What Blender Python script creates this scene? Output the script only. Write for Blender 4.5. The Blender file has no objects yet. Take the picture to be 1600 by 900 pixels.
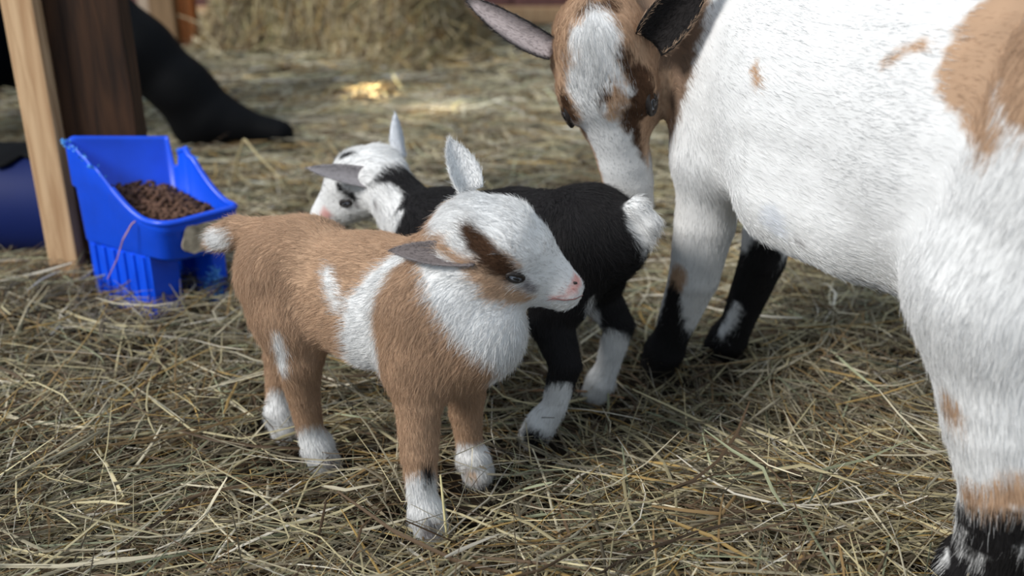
import bpy, bmesh, math, random
import numpy as np
from mathutils import Vector, Matrix

# ------------------------------------------------------------------ camera, light, exposure
scene = bpy.context.scene
COL = scene.collection
random.seed(7)
cam_data = bpy.data.cameras.new('camera')
cam = bpy.data.objects.new('camera', cam_data)
COL.objects.link(cam)
cam.location = (0.0, 0.0, 0.5)
cam.rotation_euler = (math.radians(90 - 21.5), 0, 0)
cam_data.sensor_width = 36.0
cam_data.lens = 36.0 * 1500 / 1600
cam_data.clip_start = 0.02
cam_data.dof.use_dof = True
cam_data.dof.focus_distance = 0.80
cam_data.dof.aperture_fstop = 4.2
scene.camera = cam

world = bpy.data.worlds.new('world')
scene.world = world
world.use_nodes = True
bg = world.node_tree.nodes['Background']
bg.inputs[0].default_value = (0.74, 0.87, 1.0, 1)
bg.inputs[1].default_value = 0.54

sun_data = bpy.data.lights.new('daylight', 'SUN')
sun_data.energy = 2.6
sun_data.angle = math.radians(16)
sun_data.color = (1.0, 0.965, 0.91)
sun = bpy.data.objects.new('daylight', sun_data)
sun.rotation_euler = Vector((0.66, 0.46, -0.62)).to_track_quat('-Z', 'Y').to_euler()
COL.objects.link(sun)

scene.view_settings.view_transform = 'Standard'
scene.view_settings.look = 'None'
scene.view_settings.gamma = 1.0
scene.view_settings.use_curve_mapping = False
scene.view_settings.exposure = 0.48

# ------------------------------------------------------------------ helpers
def srgb(r, g, b):
    f = lambda v: v / 12.92 if v <= 0.04045 else ((v + 0.055) / 1.055) ** 2.4
    return (f(r / 255), f(g / 255), f(b / 255))

def tag(o, label=None, cat=None, group=None, kind=None):
    if label: o['label'] = label
    if cat: o['category'] = cat
    if group: o['group'] = group
    if kind: o['kind'] = kind
    return o

def link(name, data, parent=None, mat=None):
    o = bpy.data.objects.new(name, data)
    COL.objects.link(o)
    if parent: o.parent = parent
    if mat is not None: data.materials.append(mat)
    return o

def empty(name, loc, rz=0.0):
    o = bpy.data.objects.new(name, None)
    COL.objects.link(o)
    o.location = loc
    o.rotation_euler = (0, 0, rz)
    o.empty_display_size = 0.05
    return o

def np_mesh(name, verts, faces, smooth=True):
    """verts (N,3), faces (M,4) or (M,3) -> mesh"""
    me = bpy.data.meshes.new(name)
    v = np.ascontiguousarray(verts, np.float32); f = np.ascontiguousarray(faces, np.int32)
    k = f.shape[1]
    me.vertices.add(len(v)); me.vertices.foreach_set('co', v.ravel())
    me.loops.add(f.size); me.loops.foreach_set('vertex_index', f.ravel())
    me.polygons.add(len(f))
    me.polygons.foreach_set('loop_start', np.arange(0, f.size, k, dtype=np.int32))
    me.update(calc_edges=True)
    if smooth: me.polygons.foreach_set('use_smooth', np.ones(len(f), bool))
    me.validate()
    return me

def set_col(me, name, rgb):
    a = me.attributes.new(name, 'FLOAT_COLOR', 'POINT')
    c = np.ones((len(me.vertices), 4), np.float32); c[:, :3] = rgb
    a.data.foreach_set('color', c.ravel())

def new_mat(name, rough=0.7, spec=0.3):
    m = bpy.data.materials.new(name)
    m.use_nodes = True
    nt = m.node_tree
    b = nt.nodes['Principled BSDF']
    b.inputs['Roughness'].default_value = rough
    b.inputs['Specular IOR Level'].default_value = spec
    return m, nt, b

def plain(name, rgb, rough=0.7, spec=0.3, var=0.12, scale=30.0, bump=0.0, stretch=(1, 1, 1)):
    """a colour with noise-driven value variation and fine relief"""
    m, nt, b = new_mat(name, rough, spec)
    tc = nt.nodes.new('ShaderNodeTexCoord')
    mp = nt.nodes.new('ShaderNodeMapping'); mp.inputs['Scale'].default_value = stretch
    nz = nt.nodes.new('ShaderNodeTexNoise'); nz.inputs['Scale'].default_value = scale; nz.inputs['Detail'].default_value = 6
    rp = nt.nodes.new('ShaderNodeValToRGB')
    rp.color_ramp.elements[0].position = 0.3; rp.color_ramp.elements[1].position = 0.7
    rp.color_ramp.elements[0].color = (*[c * (1 - var) for c in rgb], 1)
    rp.color_ramp.elements[1].color = (*[min(1, c * (1 + var)) for c in rgb], 1)
    L = nt.links.new
    L(tc.outputs['Object'], mp.inputs[0]); L(mp.outputs[0], nz.inputs['Vector'])
    L(nz.outputs['Fac'], rp.inputs[0]); L(rp.outputs[0], b.inputs['Base Color'])
    if bump:
        bp = nt.nodes.new('ShaderNodeBump'); bp.inputs['Strength'].default_value = bump; bp.inputs['Distance'].default_value = 0.004
        L(nz.outputs['Fac'], bp.inputs['Height']); L(bp.outputs[0], b.inputs['Normal'])
    return m

def attr_mat(name, attr, rough=0.8, spec=0.2, noise=0.0, nscale=200):
    m, nt, b = new_mat(name, rough, spec)
    a = nt.nodes.new('ShaderNodeAttribute'); a.attribute_name = attr
    nt.links.new(a.outputs['Color'], b.inputs['Base Color'])
    return m

def box_bm(bm, x0, x1, y0, y1, z0, z1, bevel=0.0):
    r = bmesh.ops.create_cube(bm, size=1.0)
    for v in r['verts']:
        v.co = Vector(((x0 + x1) / 2 + v.co.x * (x1 - x0), (y0 + y1) / 2 + v.co.y * (y1 - y0), (z0 + z1) / 2 + v.co.z * (z1 - z0)))
    if bevel:
        es = list({e for v in r['verts'] for e in v.link_edges})
        bmesh.ops.bevel(bm, geom=es, offset=bevel, segments=2, affect='EDGES', profile=0.7)

def box(name, x0, x1, y0, y1, z0, z1, mat, parent=None, bevel=0.0):
    bm = bmesh.new(); box_bm(bm, x0, x1, y0, y1, z0, z1, bevel)
    me = bpy.data.meshes.new(name); bm.to_mesh(me); bm.free()
    return link(name, me, parent, mat)

def tube_np(pts, radii, seg=10, cap=True):
    """a swept tube along points -> verts, quads (ends closed to a point)"""
    P = np.array(pts, float); n = len(P)
    T = np.gradient(P, axis=0); T /= np.linalg.norm(T, axis=1)[:, None] + 1e-9
    ref = np.array([0.13, 0.27, 0.95]); V = []
    for i in range(n):
        a = np.cross(T[i], ref); a /= np.linalg.norm(a) + 1e-9; b = np.cross(T[i], a)
        for k in range(seg):
            th = 2 * math.pi * k / seg
            V.append(P[i] + radii[i] * (math.cos(th) * a + math.sin(th) * b))
    F = []
    for i in range(n - 1):
        for k in range(seg):
            k2 = (k + 1) % seg
            F.append((i * seg + k, i * seg + k2, (i + 1) * seg + k2, (i + 1) * seg + k))
    return np.array(V), np.array(F)

# ------------------------------------------------------------------ shapes (numpy only)
import numpy as np
def rotm(yaw, pitch, roll):
    """rows: forward, left, up of a frame (degrees; pitch > 0 looks down)"""
    yaw, pitch, roll = np.radians([yaw, pitch, roll])
    f = np.array([np.cos(yaw) * np.cos(pitch), np.sin(yaw) * np.cos(pitch), -np.sin(pitch)])
    l0 = np.array([-np.sin(yaw), np.cos(yaw), 0.0]); u0 = np.cross(f, l0)
    return np.stack([f, l0 * np.cos(roll) + u0 * np.sin(roll), u0 * np.cos(roll) - l0 * np.sin(roll)])

class Shape:
    """tapered limbs and rounded masses, blended group by group into one continuous surface"""
    def __init__(s): s.p = []; s.g = []
    def group(s, k, kin=0.002): s.g.append(dict(k=k, kin=kin, m=[]))
    def add(s, o, M, a, b, ra, rb, k=0.02, sy=1.0, hair=0.010, flow=None, new=True, kin=0.002):
        o = np.array(o, float); M = np.array(M, float); a = np.array(a, float); b = np.array(b, float)
        wa, wb = o + a @ M, o + b @ M
        fl = (wb - wa) if flow is None else np.array(flow, float) @ M
        n = np.linalg.norm(fl); fl = fl / n if n > 1e-6 else np.array([0, 0, -1.0])
        if new: s.group(k, kin)
        q = dict(o=o, M=M, a=a, b=b, ra=ra, rb=rb, sy=sy, hair=hair, flow=fl, wa=wa, wb=wb)
        s.p.append(q); s.g[-1]['m'].append(q)
    def dist1(s, q, P):
        S = np.array([1, 1 / q['sy'], 1])
        x = ((P - q['o'].astype(P.dtype)) @ q['M'].T.astype(P.dtype)) * S.astype(P.dtype)
        a = (q['a'] * S).astype(P.dtype); ba = (q['b'] * S).astype(P.dtype) - a
        den = float(ba @ ba)
        pa = x - a
        t = np.clip((pa @ ba) / den, 0, 1) if den > 1e-12 else np.zeros(len(x), P.dtype)
        d = np.sqrt(((pa - t[:, None] * ba) ** 2).sum(1)) - (q['ra'] + (q['rb'] - q['ra']) * t)
        return d * min(1.0, q['sy'])
    @staticmethod
    def smin(d, e, k):
        h = np.maximum(k - np.abs(d - e), 0) / k
        return np.minimum(d, e) - h * h * k * 0.25
    def gdist(s, g, P):
        d = None
        for q in g['m']:
            e = s.dist1(q, P); d = e if d is None else s.smin(d, e, g['kin'])
        return d
    def dist(s, P):
        d = np.full(len(P), 9.0, P.dtype)
        for g in s.g: d = s.smin(d, s.gdist(g, P), g['k'])
        return d
    @staticmethod
    def gbox(ms):
        lo = np.min([np.minimum(q['wa'] - q['ra'], q['wb'] - q['rb']) for q in ms], 0)
        hi = np.max([np.maximum(q['wa'] + q['ra'], q['wb'] + q['rb']) for q in ms], 0)
        return lo, hi
    def mesh(s, h):
        lo, hi = s.gbox(s.p); lo = lo - .03; hi = hi + .03
        n = np.ceil((hi - lo) / h).astype(int) + 1
        D = np.full(n, 1.0, np.float32)
        ax = [(lo[i] + h * np.arange(n[i])).astype(np.float32) for i in range(3)]
        for g in s.g:
            m = g['k'] + 3 * h
            l2, h2 = s.gbox(g['m']); l2 = l2 - m; h2 = h2 + m
            i0 = np.maximum(((l2 - lo) / h).astype(int), 0); i1 = np.minimum(((h2 - lo) / h).astype(int) + 2, n)
            sl = tuple(slice(i0[i], i1[i]) for i in range(3))
            G = np.stack(np.meshgrid(*[ax[i][sl[i]] for i in range(3)], indexing='ij'), -1)
            e = s.gdist(g, G.reshape(-1, 3)).reshape(G.shape[:3])
            D[sl] = s.smin(D[sl], e, g['k'])
        return surface_nets(D, lo, h)

def surface_nets(D, lo, h):
    S = D < 0
    c = np.zeros(tuple(np.array(D.shape) - 1), np.int8)
    offs = [(i, j, k) for i in (0, 1) for j in (0, 1) for k in (0, 1)]
    nx, ny, nz = D.shape
    for i, j, k in offs: c += S[i:nx - 1 + i, j:ny - 1 + j, k:nz - 1 + k]
    idx = np.argwhere((c > 0) & (c < 8))
    vals = np.stack([D[idx[:, 0] + i, idx[:, 1] + j, idx[:, 2] + k] for i, j, k in offs], 1)
    O = np.array(offs, float); acc = np.zeros((len(idx), 3)); cnt = np.zeros(len(idx))
    for a in range(8):
        for b in range(a + 1, 8):
            if np.abs(O[a] - O[b]).sum() == 1:
                m = (vals[:, a] < 0) != (vals[:, b] < 0)
                t = np.where(m, vals[:, a] / np.where(m, vals[:, a] - vals[:, b], 1), 0)
                acc += m[:, None] * (O[a] + t[:, None] * (O[b] - O[a])); cnt += m
    V = lo + h * (idx + acc / cnt[:, None])
    vol = np.full(c.shape, -1, np.int64); vol[tuple(idx.T)] = np.arange(len(idx))
    Q = []
    for ax in range(3):
        e1, e2 = [(1, 2), (2, 0), (0, 1)][ax]
        A = np.take(S, range(D.shape[ax] - 1), ax); B = np.take(S, range(1, D.shape[ax]), ax)
        e = np.argwhere(A != B); ins = A[tuple(e.T)]
        ok = (e[:, e1] > 0) & (e[:, e2] > 0) & (e[:, e1] < c.shape[e1]) & (e[:, e2] < c.shape[e2])
        e, ins = e[ok], ins[ok]
        def g(d1, d2):
            f = e.copy(); f[:, e1] += d1; f[:, e2] += d2; return vol[tuple(f.T)]
        q = np.stack([g(-1, -1), g(0, -1), g(0, 0), g(-1, 0)], 1)
        q[~ins] = q[~ins][:, ::-1]
        Q.append(q)
    Q = np.concatenate(Q)
    return V, Q[(Q >= 0).all(1)]

class Frame:
    def __init__(s, o, M, scale=1.0): s.o = np.array(o, float); s.M = np.array(M, float) * scale; s.s = scale; s.R = np.array(M, float)
    def w(s, p): return s.o + np.array(p, float) @ s.M

def body_frame(o, f):
    f = np.array([f[0], f[1], 0.0]); f /= np.linalg.norm(f)
    l = np.array([-f[1], f[0], 0.0])
    return Frame((o[0], o[1], 0.0), np.stack([f, l, [0, 0, 1.0]]))

def chain(S, F, pts, k=0.015, sy=1.0, hair=0.01, kin=0.002):
    """pts: (x, y, z, r) in frame F, hair flows along the order given"""
    for i, (p, q) in enumerate(zip(pts[:-1], pts[1:])):
        S.add(F.o, F.R, p[:3], q[:3], p[3], q[3], k, sy, hair, None, i == 0, kin)

def kid_head(S, H):
    s = H.s; S.group(.016, .012)
    def a(p, q, r1, r2, k=0.014, hair=0.006, flow=(-1, 0, 0.0)):
        S.add(H.o, H.R, np.array(p) * s, np.array(q) * s, r1 * s, r2 * s, k * s, 1.0, hair, flow, False)
    a((-.006, 0, .000), (.010, 0, .004), .0345, .0335, .02, .009, (-1, 0, .3))
    a((.018, 0, .008), (.030, 0, .004), .0275, .0235, .02, .008, (-.6, 0, .8))
    a((.066, 0, -.014), (.028, 0, -.004), .0150, .0255, .012, .004)
    a((.081, 0, -.020), (.062, 0, -.016), .0108, .0150, .010, .003)
    a((.080, 0, -.014), (.040, 0, .004), .0085, .0190, .010, .004)
    a((.080, 0, -.028), (.010, 0, -.026), .0085, .0200, .012, .006)
    for y in (-1, 1):
        a((.040, y * .013, -.016), (.006, y * .017, -.012), .0150, .0215, .016, .008)
        a((.026, y * .021, .009), (.016, y * .022, .012), .0090, .0090, .014, .006)
        a((.082, y * .005, -.017), (.072, y * .006, -.017), .0065, .0065, .008, .003)

def doe_head(S, H):
    s = H.s; S.group(.02, .014)
    def a(p, q, r1, r2, k=0.02, hair=0.009, flow=(-1, 0, 0.0)):
        S.add(H.o, H.R, np.array(p) * s, np.array(q) * s, r1 * s, r2 * s, k * s, 1.0, hair, flow, False)
    a((-.012, 0, -.004), (.012, 0, .004), .0480, .0450, .03, .012, (-1, 0, .2))
    a((.030, 0, .010), (-.004, 0, .016), .0330, .0360, .03, .014, (-.8, 0, .5))
    a((.128, 0, -.014), (.040, 0, .002), .0235, .0380, .02, .008)
    a((.160, 0, -.018), (.120, 0, -.014), .0200, .0235, .014, .005)
    a((.152, 0, -.034), (.020, 0, -.046), .0130, .0300, .02, .009)
    for y in (-1, 1):
        a((.070, y * .018, -.022), (.010, y * .024, -.020), .0220, .0330, .02, .010)
        a((.050, y * .034, .014), (.030, y * .036, .018), .0130, .0120, .02, .008)
        a((.164, y * .009, -.014), (.146, y * .010, -.012), .0100, .0110, .012, .004)

# --- brown and white kid
KA = body_frame((-.133, .778), (.85, -.525))
HA = Frame((-.0224, .715, .2600), rotm(2, 22, 13), 0.97)
def kid_a():
    S = Shape(); F = KA
    chain(S, F, [(.100, 0, .188, .050), (.020, 0, .186, .054), (-.070, 0, .192, .046)], .03, .88, .008, .02)
    chain(S, F, [(.112, 0, .220, .030), (.122, 0, .182, .036), (.100, 0, .165, .036)], .03, .95, .009)
    chain(S, F, [(.104, .003, .245, .030), (.080, 0, .205, .042)], .025, .9, .011)
    chain(S, F, [(-.070, 0, .196, .040), (-.100, 0, .200, .030)], .02, .95)
    chain(S, F, [(-.104, 0, .226, .012), (-.145, 0, .220, .014), (-.168, 0, .211, .012), (-.177, 0, .206, .008)], .012, 1, .011)
    for y in (-1, 1):
        S.add(F.o, F.R, (.088, y * .026, .200), (.086, y * .030, .155), .030, .026, .03, 1, .011)
        S.add(F.o, F.R, (-.070, y * .020, .195), (-.055, y * .029, .160), .036, .029, .03, 1, .011)
    chain(S, F, [(.086, -.032, .165, .026), (.091, -.040, .125, .0185), (.093, -.044, .082, .0150), (.096, -.047, .045, .0115), (.100, -.047, .026, .0150), (.105, -.047, .012, .0145)], .014, 1, .007)
    chain(S, F, [(.086, .030, .160, .026), (.086, .038, .115, .0180), (.079, .045, .075, .0145), (.080, .048, .040, .0115), (.083, .049, .024, .0150), (.088, .049, .012, .0145)], .014, 1, .007)
    chain(S, F, [(-.058, -.030, .165, .029), (-.048, -.032, .128, .0210), (-.053, -.026, .090, .0145), (-.056, -.018, .046, .0115), (-.053, -.014, .027, .0150), (-.047, -.013, .012, .0145)], .014, 1, .007)
    chain(S, F, [(-.072, .026, .170, .030), (-.100, .026, .125, .0220), (-.127, .020, .088, .0145), (-.130, .015, .046, .0110), (-.128, .013, .027, .0150), (-.122, .013, .012, .0145)], .014, 1, .007)
    kid_head(S, HA)
    return S

# --- black and white kid
KB = body_frame((-.03, .95), (-.85, .53))
HB = Frame((-.160, 1.07, .2160), rotm(170, 26, -14), 1.0)
def kid_b():
    S = Shape(); F = KB
    chain(S, F, [(.050, 0, .170, .046), (-.040, 0, .188, .052), (-.125, 0, .200, .046)], .03, .88)
    chain(S, F, [(.145, -.020, .215, .028), (.100, -.008, .185, .034), (.050, 0, .170, .042)], .03, .95, .011)
    chain(S, F, [(-.125, 0, .204, .040), (-.152, 0, .205, .027)], .02, .95)
    chain(S, F, [(-.158, 0, .230, .009), (-.172, 0, .242, .010), (-.184, -.004, .228, .010), (-.184, -.004, .214, .006)], .010, 1, .009)
    for y in (-1, 1):
        S.add(F.o, F.R, (.050, y * .022, .180), (.050, y * .030, .130), .030, .024, .03)
        S.add(F.o, F.R, (-.120, y * .022, .205), (-.112, y * .034, .155), .038, .028, .03)
    chain(S, F, [(-.115, .034, .165, .029), (-.110, .048, .130, .0215), (-.132, .058, .094, .0150), (-.122, .060, .048, .0115), (-.110, .064, .026, .0150), (-.103, .066, .012, .0145)], .014, 1, .007)
    chain(S, F, [(-.118, -.032, .165, .030), (-.116, -.040, .130, .0220), (-.140, -.042, .100, .0150), (-.126, -.048, .046, .0118), (-.118, -.050, .026, .0150), (-.112, -.050, .012, .0145)], .014, 1, .007)
    for y in (-1, 1):
        chain(S, F, [(.050, y * .030, .130, .024), (.054, y * .034, .100, .017), (.052, y * .036, .065, .0140), (.054, y * .037, .038, .0110), (.058, y * .037, .022, .0150), (.064, y * .037, .012, .0145)], .014, 1, .007)
    kid_head(S, HB)
    return S

# --- the doe
KD = body_frame((.297, .825), (-.428, .904))
def face_frame(f, u):
    f = np.array(f, float); f /= np.linalg.norm(f); u = np.array(u, float); u -= (u @ f) * f; u /= np.linalg.norm(u)
    return np.stack([f, np.cross(u, f), u])
HD = Frame((0.0863, 0.93, 0.374), face_frame((.21, .02, -.98), (-.26, -.95, 0)), 0.97)
def doe():
    S = Shape(); F = KD
    chain(S, F, [(.140, 0, .370, .096), (.010, 0, .342, .128), (-.140, 0, .345, .132), (-.260, 0, .390, .108)], .05, .80, .010, .03)
    chain(S, F, [(.225, .105, .405, .042), (.225, .040, .400, .055), (.160, -.010, .385, .078)], .035, 1.0, .010, .02)
    chain(S, F, [(.180, -.010, .345, .056), (.165, -.004, .280, .044)], .05, 1.0, .010)
    for y in (-1, 1):
        S.add(F.o, F.R, (.150, y * .036, .400), (.132, y * .050, .275), .042, .036, .04, 1, .010)
        S.add(F.o, F.R, (-.275, y * .045, .400), (-.225, y * .070, .270), .080, .056, .04, 1, .012)
    chain(S, F, [(.132, .044, .280, .036), (.144, .042, .205, .0310), (.154, .043, .142, .0260), (.186, .044, .060, .0190), (.196, .045, .038, .0225), (.206, .045, .018, .021)], .02, 1, .008)
    chain(S, F, [(.140, -.060, .280, .038), (.155, -.055, .200, .030), (.158, -.050, .145, .0245), (.184, -.045, .060, .0185), (.196, -.044, .036, .0225), (.208, -.044, .018, .021)], .02, 1, .008)
    for y in (-1, 1):
        chain(S, F, [(-.222, y * .072, .260, .054), (-.236, y * .063, .175, .041), (-.247, y * .055, .125, .035), (-.238, y * .048, .058, .0260), (-.228, y * .046, .036, .0285), (-.218, y * .046, .018, .024)], .03, 1, .013)
    for y in (-1, 1): S.add(F.o, F.R, (0.003, y * .062, 0.272), (-0.067, y * .055, 0.270), .042, .045, .03, 1, .010)
    chain(S, F, [(-.340, 0, .450, .022), (-.385, 0, .462, .020), (-.415, 0, .435, .013), (-.420, 0, .405, .008)], .02, 1, .022, .01)
    doe_head(S, HD)
    return S
# ------------------------------------------------------------------ end shapes

# coat markings: strokes on the body surface (x, y, z, radius in metres)
PAINT = {
'a': [
    ('white', [(-.278,.8528,.213,.012),(-.2654,.8433,.2162,.0095)]),
    ('white', [(-.081,.7175,.2489,.0071),(-.0957,.7175,.2382,.0102),(-.1079,.7123,.2249,.0122),(-.1211,.7115,.1976,.016),(-.1191,.7118,.1691,.0209),(-.1168,.7335,.1381,.0196)]),
    ('white', [(-.1518,.7435,.2231,.0048),(-.1468,.7327,.2142,.0068),(-.1426,.7241,.2007,.0063)]),
    ('white', [(-.0611,.695,.2485,.0108),(-.0489,.6844,.2357,.0176),(-.0319,.6777,.212,.0206),(-.0099,.6781,.1902,.0199),(.0,.6868,.1724,.0132)]),
    ('white', [(-.027,.6815,.221,.0167),(.0,.6901,.2012,.015)]),
    ('tan', [(-.0656,.7082,.2627,.008)]),
    ('white', [(-.0489,.7037,.2858,.0196),(-.0193,.6955,.2884,.0217),(.0,.6896,.2801,.0217),(.0196,.6948,.2631,.0205),(.035,.7023,.2341,.015),(.0204,.7068,.2107,.0132),(-.0384,.6863,.2761,.0144)]),
    ('white', [(.0148,.7109,.2837,.0148),(.035,.7065,.2485,.013)]),
    ('tan', [(-.0232,.679,.2455,.0077),(-.0122,.6838,.2307,.0098),(.0025,.692,.221,.0085),(.0151,.6999,.2156,.004)]),
    ('dark', [(-.0312,.6844,.2757,.0062),(-.023,.6817,.2665,.0101),(-.0154,.6798,.2581,.0111),(-.0048,.6816,.2471,.0087),(.0029,.6862,.2381,.0054)]),
    ('white', [(-.0134,.685,.2756,.0058),(-.0024,.6804,.2655,.0058)]),
    ('grey', [(.0109,.6904,.2333,.0044),(.0179,.6953,.2251,.004)]),
    ('pink', [(.0525,.7131,.2246,.0051),(.0497,.7082,.221,.0046),(.0425,.7047,.2159,.0025),(.0334,.7038,.2141,.0015)]),
    ('white', [(-.2028,.7504,.162,.0049),(-.2012,.7531,.1438,.0061),(-.2035,.7587,.1256,.0051)]),
    ('white', [(-.2325,.8476,.0442,.0153),(-.2312,.8432,.0272,.0153)]),
    ('white', [(-.1869,.7807,.0385,.0179),(-.1819,.7802,.0236,.0156)]),
    ('white', [(-.0751,.6762,.0517,.0196),(-.0734,.672,.0296,.0181)]),
    ('white', [(-.04,.7637,.031,.0165),(-.0342,.7621,.019,.0153)]),
    ('black', [(-.0692,.6786,.0759,.0042),(-.0681,.6794,.0651,.0047)]),
    ('tan', [(-.0384,.7627,.0166,.0053)]),
    ('grey', [(-.1737,.7822,.0168,.006)]),
    ('grey', [(-.0683,.6718,.0208,.0075)]),
],
'b': [
    ('white', [(-.1709,1.0461,.241,.0356),(-.1933,1.0409,.2131,.0286),(-.2101,1.0615,.177,.0295),(-.174,1.0436,.1824,.029),(-.1381,.9969,.2038,.0235)]),
    ('white', [(-.1209,.9645,.1995,.0094),(-.1295,.9726,.1792,.0164)]),
    ('black', [(-.1218,1.0371,.2346,.0085),(-.1042,1.0101,.2216,.0139),(-.0853,.9475,.2185,.0144)]),
    ('black', [(-.191,1.0605,.2426,.005),(-.1833,1.0587,.2452,.0036)]),
    ('black', [(-.1956,1.0427,.214,.0029),(-.1892,1.0394,.2061,.0043),(-.1793,1.038,.1998,.0065)]),
    ('grey', [(-.1502,1.0091,.2017,.0028),(-.1478,1.0058,.1997,.0021)]),
    ('grey', [(-.1759,1.0402,.1895,.0022)]),
    ('pink', [(-.2162,1.0647,.1721,.0074)]),
    ('white', [(.1183,.8558,.2519,.0118),(.1209,.8481,.2388,.0142),(.1176,.8497,.2259,.0083)]),
    ('white', [(.0751,.8407,.1558,.0042),(.0831,.9092,.11,.0066)]),
    ('white', [(.0467,.8201,.0659,.0148),(.0385,.823,.0455,.0149),(.03,.8242,.0307,.01)]),
    ('white', [(.1046,.9021,.0806,.0199),(.0977,.9111,.0542,.0202),(.0923,.9166,.0287,.0178)]),
    ('black', [(.0208,.8271,.0168,.0107),(.0266,.8279,.0106,.0095)]),
],
'd': [
    ('brown', [(.2997,.6136,.4332,.027),(.2887,.6096,.4064,.0265),(.2873,.5903,.388,.0173),(.2872,.5682,.3711,.01)]),
    ('brown', [(.2987,.5745,.4302,.0299),(.2949,.5495,.4048,.024)]),
    ('brown', [(.2564,.672,.4029,.0026),(.2635,.6629,.4093,.0039),(.2723,.6536,.4181,.0038)]),
    ('brown', [(.1968,.7923,.3809,.0042),(.1977,.7834,.3705,.0036)]),
    ('pale', [(.2137,.7568,.2614,.0148)]),
    ('grey', [(.2288,.7368,.2515,.0031)]),
    ('brown', [(.2932,.5786,.1938,.0069),(.2981,.5721,.1841,.0078)]),
    ('brown', [(.3173,.5704,.1244,.0098),(.325,.5557,.1255,.0096),(.3367,.5457,.1407,.0145)]),
    ('black', [(.3226,.584,.0966,.0111),(.329,.5602,.1025,.0116),(.3428,.5467,.1121,.0148),(.332,.5725,.0664,.0157),(.3517,.5583,.0717,.018),(.3255,.5909,.0408,.0144)]),
    ('white', [(.3263,.5979,.0482,.0048)]),
    ('white', [(.3283,.5844,.0641,.0028),(.3343,.5684,.0684,.0032)]),
    ('brown', [(.171,.9296,.1467,.0133),(.1673,.9402,.126,.0094)]),
    ('black', [(.1683,.9382,.1268,.0114),(.1702,.9454,.0907,.0165),(.1687,.9576,.0548,.0225),(.1577,.9689,.0259,.0244),(.1751,.9645,.0241,.0214)]),
    ('white', [(.1904,.9186,.1452,.0105),(.1863,.9291,.116,.0067)]),
    ('black', [(.2694,.9642,.1568,.0205),(.2638,.9715,.1248,.0236),(.2569,.9855,.0811,.0243),(.2491,.9982,.036,.0278),(.2347,1.0125,.0211,.0194)]),
    ('white', [(.2501,.9887,.086,.0064),(.2451,.9973,.0643,.0073),(.2402,1.0028,.0483,.0051)]),
    ('shaded_brown', [(.1619,.9188,.4228,.0259),(.1556,.9161,.3945,.0261),(.1566,.9109,.366,.0203),(.1536,.918,.335,.0146),(.1543,.9265,.3056,.0087)]),
    ('brown', [(.0469,.9022,.3904,.0235),(.081,.9004,.4188,.0289),(.1168,.8982,.3909,.0292),(.1235,.8921,.3572,.0265),(.0929,.8805,.3591,.0348),(.0541,.9042,.3375,.03),(.137,.9281,.3084,.0187),(.1241,.9162,.2858,.0186),(.098,.906,.2944,.0367),(.1024,.9286,.2374,.032)]),
    ('tan', [(.1461,.9234,.3522,.0073),(.1472,.9344,.3196,.0075),(.1324,.9249,.2678,.005)]),
    ('dark', [(.1033,.8831,.3673,.007),(.1187,.8898,.3547,.0129),(.1241,.8952,.3302,.0143),(.1118,.901,.314,.0121),(.1171,.9107,.2903,.0105),(.1274,.9206,.2689,.005)]),
    ('dark', [(.0498,.9113,.3301,.0079),(.0551,.9147,.3154,.0098)]),
    ('dark', [(.0927,.9025,.4197,.0081),(.061,.9031,.413,.0047)]),
    ('white', [(.0662,.8838,.387,.0196),(.0831,.8811,.3902,.0172),(.0781,.8795,.365,.0208),(.0677,.888,.3462,.0212),(.0645,.8966,.3329,.0119),(.0804,.8916,.3249,.0155),(.0856,.9071,.3004,.022),(.0997,.9151,.2734,.0249),(.114,.9211,.2461,.0253),(.1254,.9282,.2242,.0193)]),
    ('white', [(.0775,.8874,.4034,.0149),(.089,.8801,.3847,.0138)]),
    ('tan', [(.0914,.8859,.3349,.0047),(.094,.894,.3184,.0048)]),
    ('dark', [(.0983,.8811,.3704,.0052),(.1042,.884,.3757,.0046)]),
    ('white', [(.0962,.8806,.3648,.0046),(.1019,.8846,.348,.0041),(.109,.8881,.3433,.0029)]),
    ('dark', [(.0869,.8842,.3411,.0035),(.0818,.8888,.3296,.0024)]),
],
}
STALKS = [[(-0.5515, 1.8519, 0.0), (-0.5005, 1.72, 0.0801), (-0.4808, 1.7, 0.119), (-0.4458, 1.66, 0.0948), (-0.4, 1.62, 0.0649), (-0.383, 1.699, 0.005)], [(-0.4687, 1.165, 0.1387), (-0.479, 1.155, 0.1317), (-0.4922, 1.152, 0.1115), (-0.5047, 1.155, 0.0846), (-0.5234, 1.16, 0.0555)], [(-0.0505, 0.6517, 0.0), (-0.0545, 0.665, 0.0219), (-0.0575, 0.67, 0.062), (-0.0584, 0.672, 0.0716)], [(-0.0209, 0.9309, 0.012), (0.0346, 0.9263, 0.016), (0.0898, 0.9233, 0.016), (0.1213, 0.9237, 0.008)]]
MOUTH = [(.0569, .7139, .2127), (.0498, .7067, .2120), (.0408, .7044, .2122), (.0324, .7031, .2139), (.0265, .7056, .2108)]
NOSTRIL = (.0499, .7095, .2248)
EAR_A_NEAR = ((-0.0266, 0.684, 0.2545), (-0.0926, 0.705, 0.2528))
EAR_A_FAR = ((-0.0339, 0.735, 0.2922), (-0.0488, 0.745, 0.331))
EAR_B_NEAR = ((-0.1387, 1.04, 0.2148), (-0.2229, 1.02, 0.2389))
EAR_B_FAR = ((-0.1275, 1.09, 0.2332), (-0.1346, 1.1, 0.2818))
EAR_D_R = ((0.0412, 0.93, 0.3788), (-0.0484, 0.945, 0.4206))
EAR_D_L = ((0.1277, 0.9, 0.3873), (0.1709, 0.875, 0.4505))

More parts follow.
